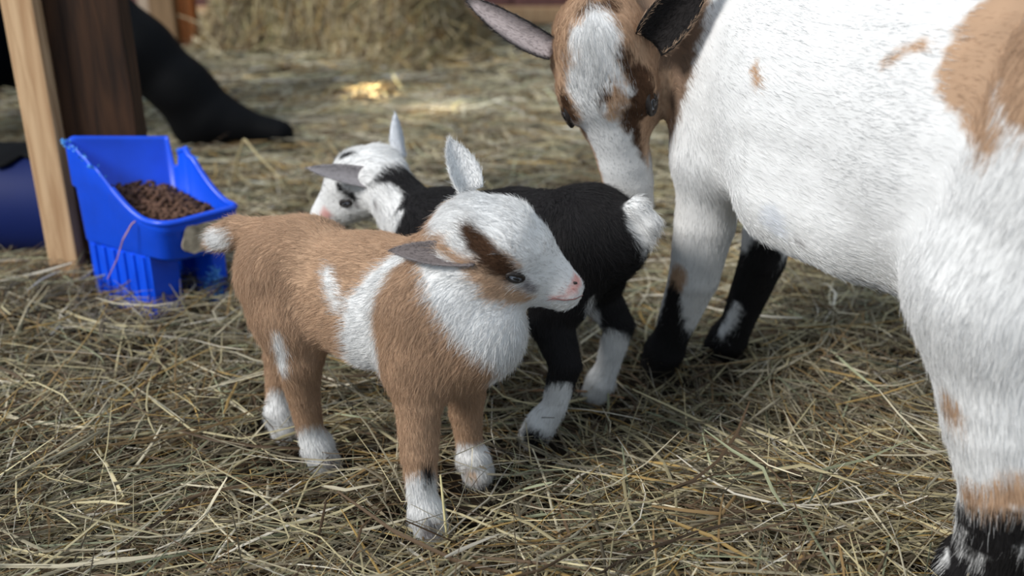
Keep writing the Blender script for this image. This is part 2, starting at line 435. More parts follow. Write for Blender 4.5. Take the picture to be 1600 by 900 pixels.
# ------------------------------------------------------------------ colours of the coats (linear)
RGB = {'white': (.69, .69, .69), 'shaded_brown': (.20, .135, .095), 'brown': (.405, .265, .172), 'tan': (.52, .36, .245), 'dark': (.060, .030, .016),  # doe's neck tone is brown darkened, with the shade there painted in
       'black': (.012, .011, .012), 'pink': (.66, .36, .33), 'grey': (.23, .21, .215), 'pale': (.62, .64, .68)}

def wob(P, f, seed=0.0):
    x, y, z = P[:, 0] * f + seed, P[:, 1] * f + seed * 1.7, P[:, 2] * f - seed
    return (np.sin(1.9 * x + 1.3 * np.sin(1.1 * y + 2.0 * z)) + np.sin(2.3 * y + 1.7 * np.sin(1.3 * z - 0.7 * x)) + np.sin(2.1 * z + 1.1 * np.sin(1.7 * x + y))) / 3.0

def stroke_dist(P, pts):
    d = np.full(len(P), 9.0)
    A = np.array(pts, float)
    if len(A) == 1: A = np.vstack([A, A + [1e-5, 0, 0, 0]])
    for p, q in zip(A[:-1], A[1:]):
        ba = q[:3] - p[:3]; pa = P - p[:3]
        t = np.clip(pa @ ba / max(ba @ ba, 1e-12), 0, 1)
        d = np.minimum(d, np.linalg.norm(pa - t[:, None] * ba, axis=1) - (p[3] + (q[3] - p[3]) * t))
    return d

def coat(P, base, marks, amp=0.002, soft=0.0025, rng=None):
    c = np.tile(np.array(RGB[base]), (len(P), 1))
    jit = amp * (wob(P, 160, 1.0) + 0.7 * wob(P, 420, 4.0))
    if rng is not None: jit = jit + rng.normal(0, amp * 0.9, len(P))
    for col, pts in marks:
        d = stroke_dist(P, pts) + jit
        w = np.clip(0.5 - d / (2 * soft), 0, 1)[:, None]
        c = c * (1 - w) + np.array(RGB[col]) * w
    shade = 1 + 0.07 * wob(P, 90, 9.0)
    return c * shade[:, None]

# ------------------------------------------------------------------ materials
M_COAT = attr_mat('animal_coat', 'coat', 0.85, 0.15)
M_HAIR = attr_mat('animal_hair', 'coat', 0.60, 0.25)
M_HOOF = plain('hoof_horn', (.035, .030, .028), 0.55, 0.4, 0.3, 120)
M_EYE = plain('eye_iris', (.20, .22, .26), 0.08, 0.6, 0.3, 300)
M_PUPIL = plain('eye_pupil', (.004, .004, .005), 0.06, 0.6, 0.1, 50)
M_LID = plain('eyelid_skin', (.018, .014, .013), 0.5, 0.4, 0.2, 200)
M_MOUTH = plain('lip_skin', (.20, .095, .09), 0.6, 0.3, 0.1, 100)
M_TEAT = plain('teat_skin', (.62, .36, .34), 0.6, 0.3, 0.1, 100)

# ------------------------------------------------------------------ floor, hay and pile
def ground(x, y):
    x = np.asarray(x, float); y = np.asarray(y, float)
    g = 0.006 * np.sin(5.1 * x + 1.2) * np.sin(4.3 * y + 0.4) + 0.004 * np.sin(11 * x + 3 * y) + 0.003 * np.sin(13 * y - 6 * x + 1)
    g = g + 0.030 * np.exp(-(((x + .43) / .10) ** 2 + ((y - 1.06) / .05) ** 2))
    g = g + 0.020 * np.exp(-(((x + .70) / .14) ** 2 + ((y - 1.15) / .12) ** 2))
    g = g + 0.028 * np.exp(-(((x - .22) / .09) ** 2 + ((y - .72) / .07) ** 2))
    far = np.clip((y - 1.6) / 1.5, 0, 1)
    g = g + far * (0.02 * np.sin(2.3 * x + y) + 0.015 * np.sin(3.7 * y - 2 * x))
    return g - 0.006

def pile_h(x, y):
    x = np.asarray(x, float); y = np.asarray(y, float)
    ex = np.clip((x + 1.15) / .20, 0, 1) * np.clip((-.05 - x) / .55, 0, 1)
    front = np.clip((y - 3.25 - 0.08 * np.sin(4 * x) - 0.05 * np.sin(9 * x + 1)) / .45, 0, 1)
    back = np.clip((4.78 - y) / .4, 0, 1)
    s = lambda t: t * t * (3 - 2 * t)
    return 0.75 * s(ex) * s(front) * back * (1 + 0.10 * np.sin(7 * x + 3 * y) + 0.06 * np.sin(15 * x - 8 * y))

def grid_mesh(name, xs, ys, zf):
    X, Y = np.meshgrid(xs, ys, indexing='ij'); V = np.stack([X, Y, zf(X, Y)], -1).reshape(-1, 3)
    n, m = len(xs), len(ys); i = np.arange(n * m).reshape(n, m)
    F = np.stack([i[:-1, :-1], i[1:, :-1], i[1:, 1:], i[:-1, 1:]], -1).reshape(-1, 4)
    return np_mesh(name, V, F)

M_SOIL = plain('trodden_chaff', (.020, .0145, .0095), 0.95, 0.1, 0.6, 60, 0.8)
floor = link('floor', grid_mesh('floor', np.linspace(-4, 4, 260), np.linspace(-.6, 6.5, 240), ground), None, M_SOIL)
tag(floor, 'dark trodden chaff floor under the loose hay', None, None, 'structure')

HAYC = np.array([.90, .865, .93]) * np.array([srgb(184, 176, 136), srgb(164, 156, 118), srgb(146, 140, 114), srgb(196, 190, 160), srgb(136, 114, 76),
                 srgb(172, 146, 88), srgb(118, 110, 88), srgb(96, 80, 60), srgb(146, 152, 120), srgb(212, 208, 186)])
HAYW = np.array([.13, .13, .14, .10, .09, .06, .13, .13, .06, .04])

def straw_mesh(name, cx, cy, cz, th, tilt, L, w, bend, col, rng, seg=4, phi=None, dirs=None):
    N = len(cx); s = np.linspace(-.5, .5, seg + 1)[None, :] * L[:, None]
    ux, uy = np.cos(th)[:, None], np.sin(th)[:, None]
    b = bend[:, None] * s * s
    kink = rng.normal(0, .32, N)[:, None] * np.abs(s) * (rng.random(N) < .40)[:, None]
    x = cx[:, None] + ux * s - uy * (b + kink); y = cy[:, None] + uy * s + ux * (b + kink)
    z = cz[:, None] + tilt[:, None] * s + rng.normal(0, 1.2, N)[:, None] * s * s
    if dirs is None: z = np.maximum(z, ground(x, y) + .0005)
    if phi is None: phi = rng.normal(0, .7, N)
    tw = phi[:, None] + rng.normal(0, .5, N)[:, None] * np.linspace(-1, 1, seg + 1)[None, :]
    sx, sy, sz = -uy * np.cos(tw), ux * np.cos(tw), np.sin(tw)
    nx, ny, nz = uy * np.sin(tw), -ux * np.sin(tw), np.cos(tw)
    prof = np.array([.55] + [1.0] * (seg - 1) + [.45])[None, :] * w[:, None] * .5
    P = np.stack([x, y, z], -1); Sd = np.stack([sx, sy, sz], -1) * prof[..., None]; Nn = np.stack([nx, ny, nz], -1) * prof[..., None] * .7
    V = np.stack([P - Sd, P + Nn, P + Sd], 2)                 # N, seg+1, 3, 3
    idx = np.arange(N * (seg + 1) * 3).reshape(N, seg + 1, 3)
    F = np.concatenate([np.stack([idx[:, :-1, k], idx[:, :-1, k + 1], idx[:, 1:, k + 1], idx[:, 1:, k]], -1).reshape(-1, 4) for k in (0, 1)])
    me = bpy.data.meshes.new(name)
    V = V.reshape(-1, 3).astype(np.float32)
    me.vertices.add(len(V)); me.vertices.foreach_set('co', V.ravel())
    me.loops.add(F.size); me.loops.foreach_set('vertex_index', F.astype(np.int32).ravel())
    me.polygons.add(len(F)); me.polygons.foreach_set('loop_start', np.arange(0, F.size, 4, dtype=np.int32))
    me.update(calc_edges=True)
    me.polygons.foreach_set('use_smooth', np.ones(len(F), bool))
    set_col(me, 'straw', np.repeat(col, (seg + 1) * 3, axis=0))
    return me

def hay_mat():
    m, nt, b = new_mat('dry_hay', 0.62, 0.25)
    a = nt.nodes.new('ShaderNodeAttribute'); a.attribute_name = 'straw'
    nt.links.new(a.outputs['Color'], b.inputs['Base Color'])
    tr = nt.nodes.new('ShaderNodeBsdfTranslucent'); mx = nt.nodes.new('ShaderNodeMixShader'); mx.inputs[0].default_value = .18
    nt.links.new(a.outputs['Color'], tr.inputs[0])
    nt.links.new(b.outputs[0], mx.inputs[1]); nt.links.new(tr.outputs[0], mx.inputs[2])
    nt.links.new(mx.outputs[0], nt.nodes['Material Output'].inputs[0])
    return m
M_HAY = hay_mat()

def floor_hay():
    rng = np.random.default_rng(11)
    parts = []
    for (y0, y1, n, l0, l1, w0, w1, hz) in ((.36, 1.35, 30000, .05, .22, .0008, .0034, .038), (1.30, 2.5, 22000, .06, .22, .0012, .0036, .032), (2.4, 4.70, 20000, .08, .26, .0026, .0060, .035)):
        y = y0 + (y1 - y0) * rng.random(n); x = (rng.random(n) * 2 - 1) * (.70 * y + .40)
        parts.append((x, y, l0 + (l1 - l0) * rng.random(n) ** 1.6, w0 + (w1 - w0) * rng.random(n) ** 2.6, np.full(n, hz)))
    n = 11000                                                   # short chaff
    y = .42 + 1.0 * rng.random(n); x = (rng.random(n) * 2 - 1) * (.66 * y + .20)
    parts.append((x, y, .008 + .03 * rng.random(n), .0006 + .0012 * rng.random(n), np.full(n, .016)))
    x, y, L, w, hz = [np.concatenate(k) for k in zip(*parts)]
    bare = wob(np.stack([x, y, 0 * x], 1), 7.0, 5.0) + .5 * wob(np.stack([x, y, 0 * x], 1), 17.0, 1.0)
    feet = np.array([KA.w(q)[:2] for q in ((.100, -.047, 0), (.084, .049, 0), (-.052, -.013, 0), (-.126, .013, 0))] + [KB.w(q)[:2] for q in ((-.104, .066, 0), (-.113, -.05, 0))] + [KD.w(q)[:2] for q in ((.204, .045, 0), (.206, -.044, 0))])
    near = np.min([np.hypot(x - q[0], y - q[1]) for q in feet], 0) < .052
    ok = (bare > -.62 + .35 * rng.normal(0, 1, len(x))) | (y > 1.5)
    ok &= ~(near & (rng.random(len(x)) < .88))
    x, y, L, w, hz = x[ok], y[ok], L[ok], w[ok], hz[ok]
    N = len(x)
    fld = 1.3 * np.sin(3.1 * x + 2.3 * y + 1.0) + 1.1 * np.sin(5.7 * y - 4.1 * x)
    th = fld + rng.normal(0, .85, N)
    z = ground(x, y) + hz * rng.random(N) ** 1.3 + .001
    tilt = rng.normal(0, .06, N) + (rng.random(N) < .05) * rng.normal(0, .30, N)
    bend = rng.normal(0, 1.9, N)
    pick = rng.choice(len(HAYC), N, p=HAYW / HAYW.sum())
    clump = np.stack([wob(np.stack([x, y, 0 * x], 1), 4.0, 2.0)] * 3, 1)
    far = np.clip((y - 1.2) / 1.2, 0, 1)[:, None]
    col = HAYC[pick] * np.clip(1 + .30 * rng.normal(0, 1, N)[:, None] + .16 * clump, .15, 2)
    col = np.clip(col * (1 + far * np.array([.42, .45, .55])), .01, .9)  # far straws coloured paler, standing in for the stronger light back there
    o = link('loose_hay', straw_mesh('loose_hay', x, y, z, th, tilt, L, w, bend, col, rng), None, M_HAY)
    tag(o, 'loose dry hay strewn over the whole barn floor', 'hay', None, 'stuff')
floor_hay()

def hay_pile():
    root = empty('hay_pile', (-.8, 3.6, 0))
    tag(root, 'tall heap of tan hay with a steep front by the back wall', 'hay pile')
    m = plain('packed_hay', (.16, .115, .055), 0.95, 0.1, 0.5, 25, 1.0)
    f = lambda X, Y: pile_h(X, Y) + ground(X, Y) - .01
    core = link('packed_core', grid_mesh('packed_core', np.linspace(-1.16, .0, 110), np.linspace(3.15, 4.8, 100), f), root, m)
    core.location = -Vector(root.location)
    rng = np.random.default_rng(5); N = 16000
    x = -1.14 + 1.12 * rng.random(N); y = 3.15 + 1.1 * rng.random(N) ** 1.4
    h = pile_h(x, y); e = .02
    gy = (pile_h(x, y + e) - h) / e; gx = (pile_h(x + e, y) - h) / e
    th = np.where(rng.random(N) < .5, np.pi / 2 + rng.normal(0, .5, N), rng.random(N) * 6.28)
    tilt = np.cos(th) * gx + np.sin(th) * gy + rng.normal(0, .15, N)
    L = (.06 + .20 * rng.random(N) ** 1.5) / np.sqrt(1 + tilt ** 2)
    z = h + ground(x, y) + .004 + .02 * rng.random(N)
    keep = h > .01
    pick = rng.choice(len(HAYC), N, p=HAYW / HAYW.sum())
    col = HAYC[pick] * np.array([1.0, .93, .80]) * (1 + .2 * rng.normal(0, 1, N)[:, None])
    k = keep
    st = link('straw', straw_mesh('straw', x[k], y[k], z[k], th[k], tilt[k], L[k], (.0028 + .0035 * rng.random(N))[k], rng.normal(0, 1.0, N)[k], np.clip(col, .01, .9)[k], rng, dirs=1), root, M_HAY)
    st.location = -Vector(root.location); st['kind'] = 'stuff'
hay_pile()

# ------------------------------------------------------------------ back wall
def wood(name, c1, c2, rough=0.75, axis=2, scale=9.0, dirt=0.0):
    m, nt, b = new_mat(name, rough, 0.25)
    tc = nt.nodes.new('ShaderNodeTexCoord'); mp = nt.nodes.new('ShaderNodeMapping')
    sc = [scale * 4] * 3; sc[axis] = scale * .28; mp.inputs['Scale'].default_value = sc
    nz = nt.nodes.new('ShaderNodeTexNoise'); nz.inputs['Scale'].default_value = 3.0; nz.inputs['Detail'].default_value = 8; nz.inputs['Distortion'].default_value = .6
    rp = nt.nodes.new('ShaderNodeValToRGB'); rp.color_ramp.elements[0].position = .32; rp.color_ramp.elements[1].position = .68
    rp.color_ramp.elements[0].color = (*c1, 1); rp.color_ramp.elements[1].color = (*c2, 1)
    bp = nt.nodes.new('ShaderNodeBump'); bp.inputs['Strength'].default_value = .35; bp.inputs['Distance'].default_value = .002
    L = nt.links.new
    L(tc.outputs['Object'], mp.inputs[0]); L(mp.outputs[0], nz.inputs['Vector']); L(nz.outputs['Fac'], rp.inputs[0])
    L(rp.outputs[0], b.inputs['Base Color']); L(nz.outputs['Fac'], bp.inputs['Height']); L(bp.outputs[0], b.inputs['Normal'])
    return m
M_PINE = wood('pale_pine', srgb(172, 134, 98), srgb(210, 176, 138))
M_DARKW = wood('dark_stained_wood', srgb(34, 20, 12), srgb(64, 41, 25))
M_MAROON = wood('maroon_boards', srgb(84, 58, 58), srgb(112, 80, 78))
M_ORANGE = wood('orange_wood', srgb(176, 104, 58), srgb(206, 134, 84))
M_GREYW = wood('weathered_wood', srgb(150, 132, 116), srgb(186, 170, 152))
M_BROWNW = wood('brown_wood', srgb(112, 90, 66), srgb(142, 116, 88))

wall = box('wall_back', -3.2, 3.2, 4.93, 5.0, -.02, 2.3, M_DARKW)
tag(wall, 'dark plank wall at the back of the barn', None, None, 'structure')
for i in range(20):
    x0 = -3.2 + i * .32
    box('board', x0 + .004, x0 + .316, 4.905, 4.93, .060, 2.3, M_MAROON, wall, .003)
sill = box('trim_1', -3.2, 3.2, 4.86, 4.93, -.02, .058, M_PINE, None, .006)
tag(sill, 'pale timber sill along the foot of the back wall', None, None, 'structure')
stud = box('trim_2', .30, .46, 4.84, 4.905, .058, 2.3, M_PINE, None, .005)
tag(stud, 'pale timber upright against the back wall boards', None, None, 'structure')

# ------------------------------------------------------------------ posts
post = empty('wooden_post', (-.58, 1.30, 0))
tag(post, 'pale and dark brown timber post standing behind the blue feeder', 'post')
def rel(o, root): o.location = -Vector(root.location); return o
rel(box('pale_board', -.653, -.612, 1.272, 1.33, -.03, 1.6, M_PINE, post, .003), post)
rel(box('dark_board', -.611, -.512, 1.296, 1.335, -.03, 1.6, M_DARKW, post, .003), post)

bpost = empty('wooden_post', (-1.28, 3.60, 0))
tag(bpost, 'blurred brown and orange timber post beside the hay heap', 'post')
for nm, x0, x1, y0, mt in (('grey_board', -1.36, -1.315, 3.62, M_GREYW), ('brown_board', -1.314, -1.225, 3.60, M_BROWNW), ('orange_board', -1.224, -1.17, 3.64, M_ORANGE)):
    rel(box(nm, x0, x1, y0, 3.70, -.03, 1.9, mt, bpost, .004), bpost)

# ------------------------------------------------------------------ navy drum
def drum():
    m = plain('navy_plastic', srgb(10, 26, 78), 0.6, 0.18, 0.12, 8)
    mr = plain('black_sheeting', srgb(9, 10, 13), 0.8, 0.1, 0.2, 20)
    root = empty('drum', (-.92, 1.42, 0))
    tag(root, 'navy blue cylindrical drum lying on the hay, left of the pale post', 'drum')
    n = 56; prof = [(-.30, .0), (-.30, .076), (-.294, .082), (-.278, .083), (-.274, .087), (-.262, .087), (-.258, .083), (.258, .083), (.262, .087), (.274, .087), (.278, .083), (.294, .082), (.30, .076), (.30, .0)]
    V, F = [], []
    for x, r in prof:
        for k in range(n):
            a = 2 * math.pi * k / n; V.append((x, r * math.cos(a), .083 + r * math.sin(a)))
    for i in range(len(prof) - 1):
        for k in range(n): F.append((i * n + k, (i + 1) * n + k, (i + 1) * n + (k + 1) % n, i * n + (k + 1) % n))
    link('shell', np_mesh('shell', V, F), root, m)
    V, F = [], []; nx, na = 40, 14
    for i in range(nx):
        x = -.29 + .56 * i / (nx - 1); lo = math.radians(58 + 7 * math.sin(9 * i / 6.0) + 4 * math.sin(i * 1.9))
        for rr in (.0885, .0915):
            for k in range(na):
                a = -math.pi + lo + (math.pi - 2 * lo + .5) * k / (na - 1); V.append((x, (rr + .002 * math.sin(k + i * .7)) * math.cos(a), .083 - (rr + .002 * math.sin(k * 1.3 + i * .5)) * math.sin(a)))
    m2 = 2 * na
    for i in range(nx - 1):
        for k in range(na - 1):
            F.append((i * m2 + na + k, i * m2 + na + k + 1, (i + 1) * m2 + na + k + 1, (i + 1) * m2 + na + k))
            F.append((i * m2 + k, (i + 1) * m2 + k, (i + 1) * m2 + k + 1, i * m2 + k + 1))
        F.append((i * m2, i * m2 + na, (i + 1) * m2 + na, (i + 1) * m2)); F.append((i * m2 + na - 1, (i + 1) * m2 + na - 1, (i + 1) * m2 + m2 - 1, i * m2 + m2 - 1))
    link('black_sheet', np_mesh('black_sheet', V, F), root, mr)
drum()

# ------------------------------------------------------------------ squatting person behind the post
def person():
    o = np.array([-1.05, 2.2, 0.0]); I = np.eye(3)
    root = empty('person', tuple(o))
    tag(root, 'person in dark trousers and black boots squatting behind the post', 'person')
    mt = plain('navy_trousers', srgb(3, 6, 12), 0.95, 0.05, 0.3, 40, .3)
    mb = plain('black_rubber_boot', srgb(4, 5, 8), 0.7, 0.12, 0.3, 15, .15)
    S = Shape(); F = Frame((0, 0, 0), I)
    # right leg (nearest the camera) then left, hips, torso
    chain(S, F, [(-1.34, 2.15, .23, .12), (-1.12, 2.12, .27, .125), (-1.00, 2.12, .42, .085)], .04, 1, 0, .02)
    chain(S, F, [(-1.00, 2.12, .43, .082), (-.93, 2.11, .33, .076), (-.82, 2.10, .23, .066)], .03, 1, 0, .02)
    chain(S, F, [(-1.42, 2.40, .30, .115), (-1.50, 2.62, .38, .100), (-1.52, 2.78, .46, .078)], .04, 1, 0, .02)
    chain(S, F, [(-1.52, 2.78, .46, .078), (-1.62, 2.79, .33, .076), (-1.73, 2.80, .23, .066)], .03, 1, 0, .02)
    chain(S, F, [(-1.42, 2.16, .28, .12), (-1.42, 2.40, .28, .12)], .05, 1, 0, .02)
    chain(S, F, [(-1.42, 2.28, .32, .14), (-1.34, 2.28, .55, .15), (-1.24, 2.28, .78, .16)], .06, 1, 0, .03)
    V, Q = S.mesh(.011); V = V - o
    link('body', np_mesh('body', V, Q), root, mt)
    for dx, dy, s in ((0, 0, 1), (-.91, .70, 1)):
        B = Shape()
        p = lambda x, y, z, r: (x + dx, y + dy, z, r)
        chain(B, F, [p(-.895, 2.105, .305, .078), p(-.80, 2.10, .215, .073), p(-.715, 2.10, .135, .062), p(-.665, 2.10, .085, .060)], .02, 1, 0, .03)
        chain(B, F, [p(-.70, 2.10, .052, .046), p(-.60, 2.095, .056, .040), p(-.510, 2.09, .042, .030)], .04, 1, 0, .02)
        chain(B, F, [p(-.80, 2.06, .225, .030), p(-.76, 2.15, .20, .030)], .03, 1, 0, .02)
        V, Q = B.mesh(.007)
        V[:, 2] = np.maximum(V[:, 2], .012); V = V - o
        bt = link('boot', np_mesh('boot', V, Q), root, mb)
        bm = bmesh.new()
        xs = np.linspace(-.755, -.472, 14); top, bot = [], []
        ring = [(x, .048 * (1 - ((x + .61) / .145) ** 4 * .55)) for x in xs]
        pts = [(x, w) for x, w in ring] + [(x, -w) for x, w in reversed(ring)]
        lo = [bm.verts.new((x + dx - o[0], 2.095 + dy + w - o[1], .0)) for x, w in pts]
        hi = [bm.verts.new((x + dx - o[0], 2.095 + dy + w - o[1], .020)) for x, w in pts]
        bm.faces.new(lo); bm.faces.new(list(reversed(hi)))
        for i in range(len(pts)): bm.faces.new((lo[i], hi[i], hi[(i + 1) % len(pts)], lo[(i + 1) % len(pts)]))
        bmesh.ops.recalc_face_normals(bm, faces=bm.faces)
        me = bpy.data.meshes.new('sole'); bm.to_mesh(me); bm.free()
        link('sole', me, bt, mb)
person()

# ------------------------------------------------------------------ blue feeder
def feeder():
    mb = plain('blue_plastic', srgb(8, 78, 226), 0.36, 0.45, 0.10, 25, .12)
    mf = plain('torn_plastic', srgb(92, 164, 240), 0.6, 0.3, 0.25, 150)
    ml = plain('label_remnant', srgb(172, 158, 138), 0.9, 0.1, 0.5, 90, .4)
    BL, BR_, FL, FR = [np.array(p) for p in ((-.578, 1.222), (-.470, 1.290), (-.430, 1.130), (-.352, 1.196))]
    c0 = (BL + BR_ + FL + FR) / 4
    root = empty('livestock_feeder', (c0[0], c0[1], 0))
    tag(root, 'bright blue plastic feeder with chewed edges fixed to the timber post', 'feeder')
    O = np.array([c0[0], c0[1], 0.0])
    def loop(inset, n=16, rad=.020, full=False):
        C = [BL, FL, FR, BR_]; cen = sum(C) / 4; out = []
        C = [c + (cen - c) / np.linalg.norm(cen - c) * inset for c in C]
        for i in range(4):
            p0, p1, p2 = C[i - 1], C[i], C[(i + 1) % 4]
            r = (.004 if i in (0, 3) else rad)
            a = p1 + (p0 - p1) / np.linalg.norm(p0 - p1) * r; b = p1 + (p2 - p1) / np.linalg.norm(p2 - p1) * r
            for t in np.linspace(0, 1, 6): out.append(((1 - t) ** 2 * a + 2 * t * (1 - t) * p1 + t * t * b, i, 0.0))
            e = C[(i + 1) % 4]; e = e + (p1 - e) / np.linalg.norm(p1 - e) * (.004 if (i + 1) % 4 in (0, 3) else rad)
            for t in np.linspace(0, 1, n + 2)[1:-1]: out.append((b + (e - b) * t, i, t))
        if full: return [(i, t) for _, i, t in out]
        return np.array([p for p, _, _ in out])
    rng = np.random.default_rng(3)
    base = loop(0)
    def top(i, t):
        sm = lambda q: q * q * (3 - 2 * q)
        if i == 0: return .228 - .090 * sm(min(1, t * 1.05)) ** .85          # left wall sweeps down to the front
        if i == 1: return .138 + .004 * t
        if i == 2: return .142 + .070 * min(1, t / .72) ** 1.7 if t < .74 else (.206 if t < .84 else .184)
        return .214 + .014 * t
    tz = np.array([top(i, t) for i, t in loop(0, full=True)])
    # torn edge: back left corner and the right spike
    tear = np.array([(.5 + .5 * rng.random()) * .010 if (ei == 0 and et < .35) or (ei == 2 and et > .6) else 0 for p, (ei, et) in zip(base, loop(0, full=True))])
    tz = tz - tear
    n = len(base)
    def wallmesh(name, levels, closed=True):
        V, F = [], []
        for pts, z in levels:
            for k in range(n): V.append((pts[k][0] - O[0], pts[k][1] - O[1], z[k] if hasattr(z, '__len__') else z))
        for i in range(len(levels) - 1):
            for k in range(n): F.append((i * n + k, i * n + (k + 1) % n, (i + 1) * n + (k + 1) % n, (i + 1) * n + k))
        return np_mesh(name, V, F)
    zb = .084
    mid = tz * .0 + .150; midz = np.minimum(tz - .012, .165 - .0 * tz)
    lv = [(loop(.10), zb), (loop(.014), zb), (loop(.006), zb + .006), (loop(.004), midz - .004), (loop(-.001), midz), (loop(-.001), tz - .004), (loop(-.002), tz), (loop(.003), tz + .001), (loop(.005), tz - .004), (loop(.009), zb + .008), (loop(.10), zb + .006)]
    bin_ = link('bin', wallmesh('bin', lv), root, mb)
    # front lip thickening
    pts, rad = [], []
    for k in range(n):
        p = base[k]; a = FL - BL; u = (p - BL) @ a / (a @ a)
        if u > .45: pts.append((p[0] - O[0], p[1] - O[1], tz[k])); rad.append(.0042)
    v, f = tube_np(pts, rad, 8); link('rolled_lip', np_mesh('rolled_lip', v, f), bin_, mb)
    # torn fringe
    V, F = [], []; edge_i = loop(0, full=True)
    for k in range(n):
        p = base[k]; ei, et = edge_i[k]; nearL = ei == 0 and et < .45; nearR = ei == 2 and .55 < et < .88
        if not (nearL or nearR): continue
        for j in range(7):
            q = p + rng.normal(0, .0012, 2); z = tz[k] + rng.normal(-.003, .0022)
            d = rng.normal(0, .0035, 2); h = .002 + .004 * rng.random(); i = len(V)
            V += [(q[0] - O[0], q[1] - O[1], z), (q[0] + d[0] - O[0], q[1] + d[1] - O[1], z + .001), (q[0] + d[0] * .6 - O[0] + .001, q[1] + d[1] * .6 - O[1], z + h)]
            F.append((i, i + 1, i + 2))
    fr = link('torn_edge', np_mesh('torn_edge', V, F, False), bin_, mf); fr['kind'] = 'stuff'
    # left leg panel with ribs
    a = (FL - BL); L = np.linalg.norm(a); a = a / L; b = np.array([-a[1], a[0]])
    if (BR_ - BL) @ b < 0: b = -b
    def panel(name, u0, u1, v0, v1, z0, z1, mat, parent, bev=.002):
        bm = bmesh.new(); box_bm(bm, u0, u1, v0, v1, z0, z1, bev)
        for q in bm.verts:
            p = BL + a * q.co.x + b * q.co.y; q.co = Vector((p[0] - O[0], p[1] - O[1], q.co.z))
        bmesh.ops.recalc_face_normals(bm, faces=bm.faces)
        me = bpy.data.meshes.new(name); bm.to_mesh(me); bm.free()
        return link(name, me, parent, mat)
    lp = panel('side_panel', .006, .128, .006, .014, -.012, zb + .01, mb, root)
    for u in np.linspace(.018, .116, 6): panel('rib', u - .004, u + .004, .0035, .007, -.01, zb, mb, lp, .0012)
    panel('side_panel_return', .120, .130, .006, .050, -.012, zb + .01, mb, root, .003)
    panel('back_panel', .004, .012, .01, .115, -.012, zb + .01, mb, root)
    panel('inner_panel', .010, .108, .106, .114, -.012, zb + .01, mb, root)
    lg = panel('front_leg', .112, .150, .088, .112, -.012, zb + .01, mb, root, .006)
    V, F = [], []
    for j in range(420):
        u = .128 + .022 * rng.random(); vv = .086 + .014 * rng.random()
        if rng.random() < .5: u = .151
        else: vv = .0872
        p = BL + a * u + b * vv; z = -.004 + .055 * rng.random() ** 1.3; d = rng.normal(0, .0028, 3); e = rng.normal(0, .0028, 3); i = len(V)
        if z > .03 and u < .14: continue
        q = np.array([p[0] - O[0], p[1] - O[1], z]); V += [q, q + d, q + e]; F.append((i, i + 1, i + 2))
    g = link('chewed_edge', np_mesh('chewed_edge', V, F, False), lg, mf); g['kind'] = 'stuff'
    # remnant of a label on the front wall
    fd = (FR - FL) / np.linalg.norm(FR - FL); fn = np.array([fd[1], -fd[0]])
    if fn @ (FL - c0) < 0: fn = -fn
    bm = bmesh.new(); W = np.linalg.norm(FR - FL)
    vs = []
    for t in np.linspace(0, 1, 40):
        th = 2 * math.pi * t
        su = .56 + .34 * np.sign(math.cos(th)) * abs(math.cos(th)) ** .45 * (1 + .05 * rng.normal()); sv = .113 + .019 * np.sign(math.sin(th)) * abs(math.sin(th)) ** .45 * (1 + .06 * rng.normal())
        vs.append((su, sv))
    lo = [bm.verts.new((*(FL + fd * W * s_ + fn * (-.001) - c0), z)) for s_, z in vs[:-1]]
    hi = [bm.verts.new((*(FL + fd * W * s_ + fn * .0012 - c0), z)) for s_, z in vs[:-1]]
    bm.faces.new(hi); bm.faces.new(list(reversed(lo)))
    for i in range(len(lo)): bm.faces.new((lo[i], lo[(i + 1) % len(lo)], hi[(i + 1) % len(lo)], hi[i]))
    bmesh.ops.recalc_face_normals(bm, faces=bm.faces)
    me = bpy.data.meshes.new('label_remnant'); bm.to_mesh(me); bm.free()
    lb = link('label_remnant', me, root, ml); lb['label'] = 'scraped tan paper remnant on the blue front wall'
    # pellets
    mp = plain('feed_pellet', srgb(96, 72, 60), 0.9, 0.15, 0.35, 90, .3)
    V, F = [], []; cen = c0
    inner = loop(.014)
    bx, by = BR_ - BL, FL - BL
    for j in range(900):
        s_, t_ = rng.random(2); s_ = .08 + .84 * s_; t_ = .06 + .86 * t_
        p = (1 - t_) * ((1 - s_) * BL + s_ * BR_) + t_ * ((1 - s_) * FL + s_ * FR); p = c0 + (p - c0) * .90
        z = .116 + .026 * (1 - t_) ** .8 + .014 * math.sin(math.pi * s_) + rng.normal(0, .003)
        d = rng.normal(0, 1, 3); d[2] *= .5; d /= np.linalg.norm(d); q = np.array([p[0] - O[0], p[1] - O[1], z]); l = .004 + .004 * rng.random()
        v, f = tube_np([q - d * l * 1.02, q - d * l, q + d * l, q + d * l * 1.02], [.0004, .0026, .0026, .0004], 6)
        F.append(f + len(V) * 24); V.append(v)
    pl = link('feed_pellets', np_mesh('feed_pellets', np.concatenate(V), np.concatenate(F)), None, mp)
    pl.location = O
    tag(pl, 'heap of brown feed pellets inside the blue feeder', 'feed', None, 'stuff')
    # bed the heap rests on
    return root
feeder()

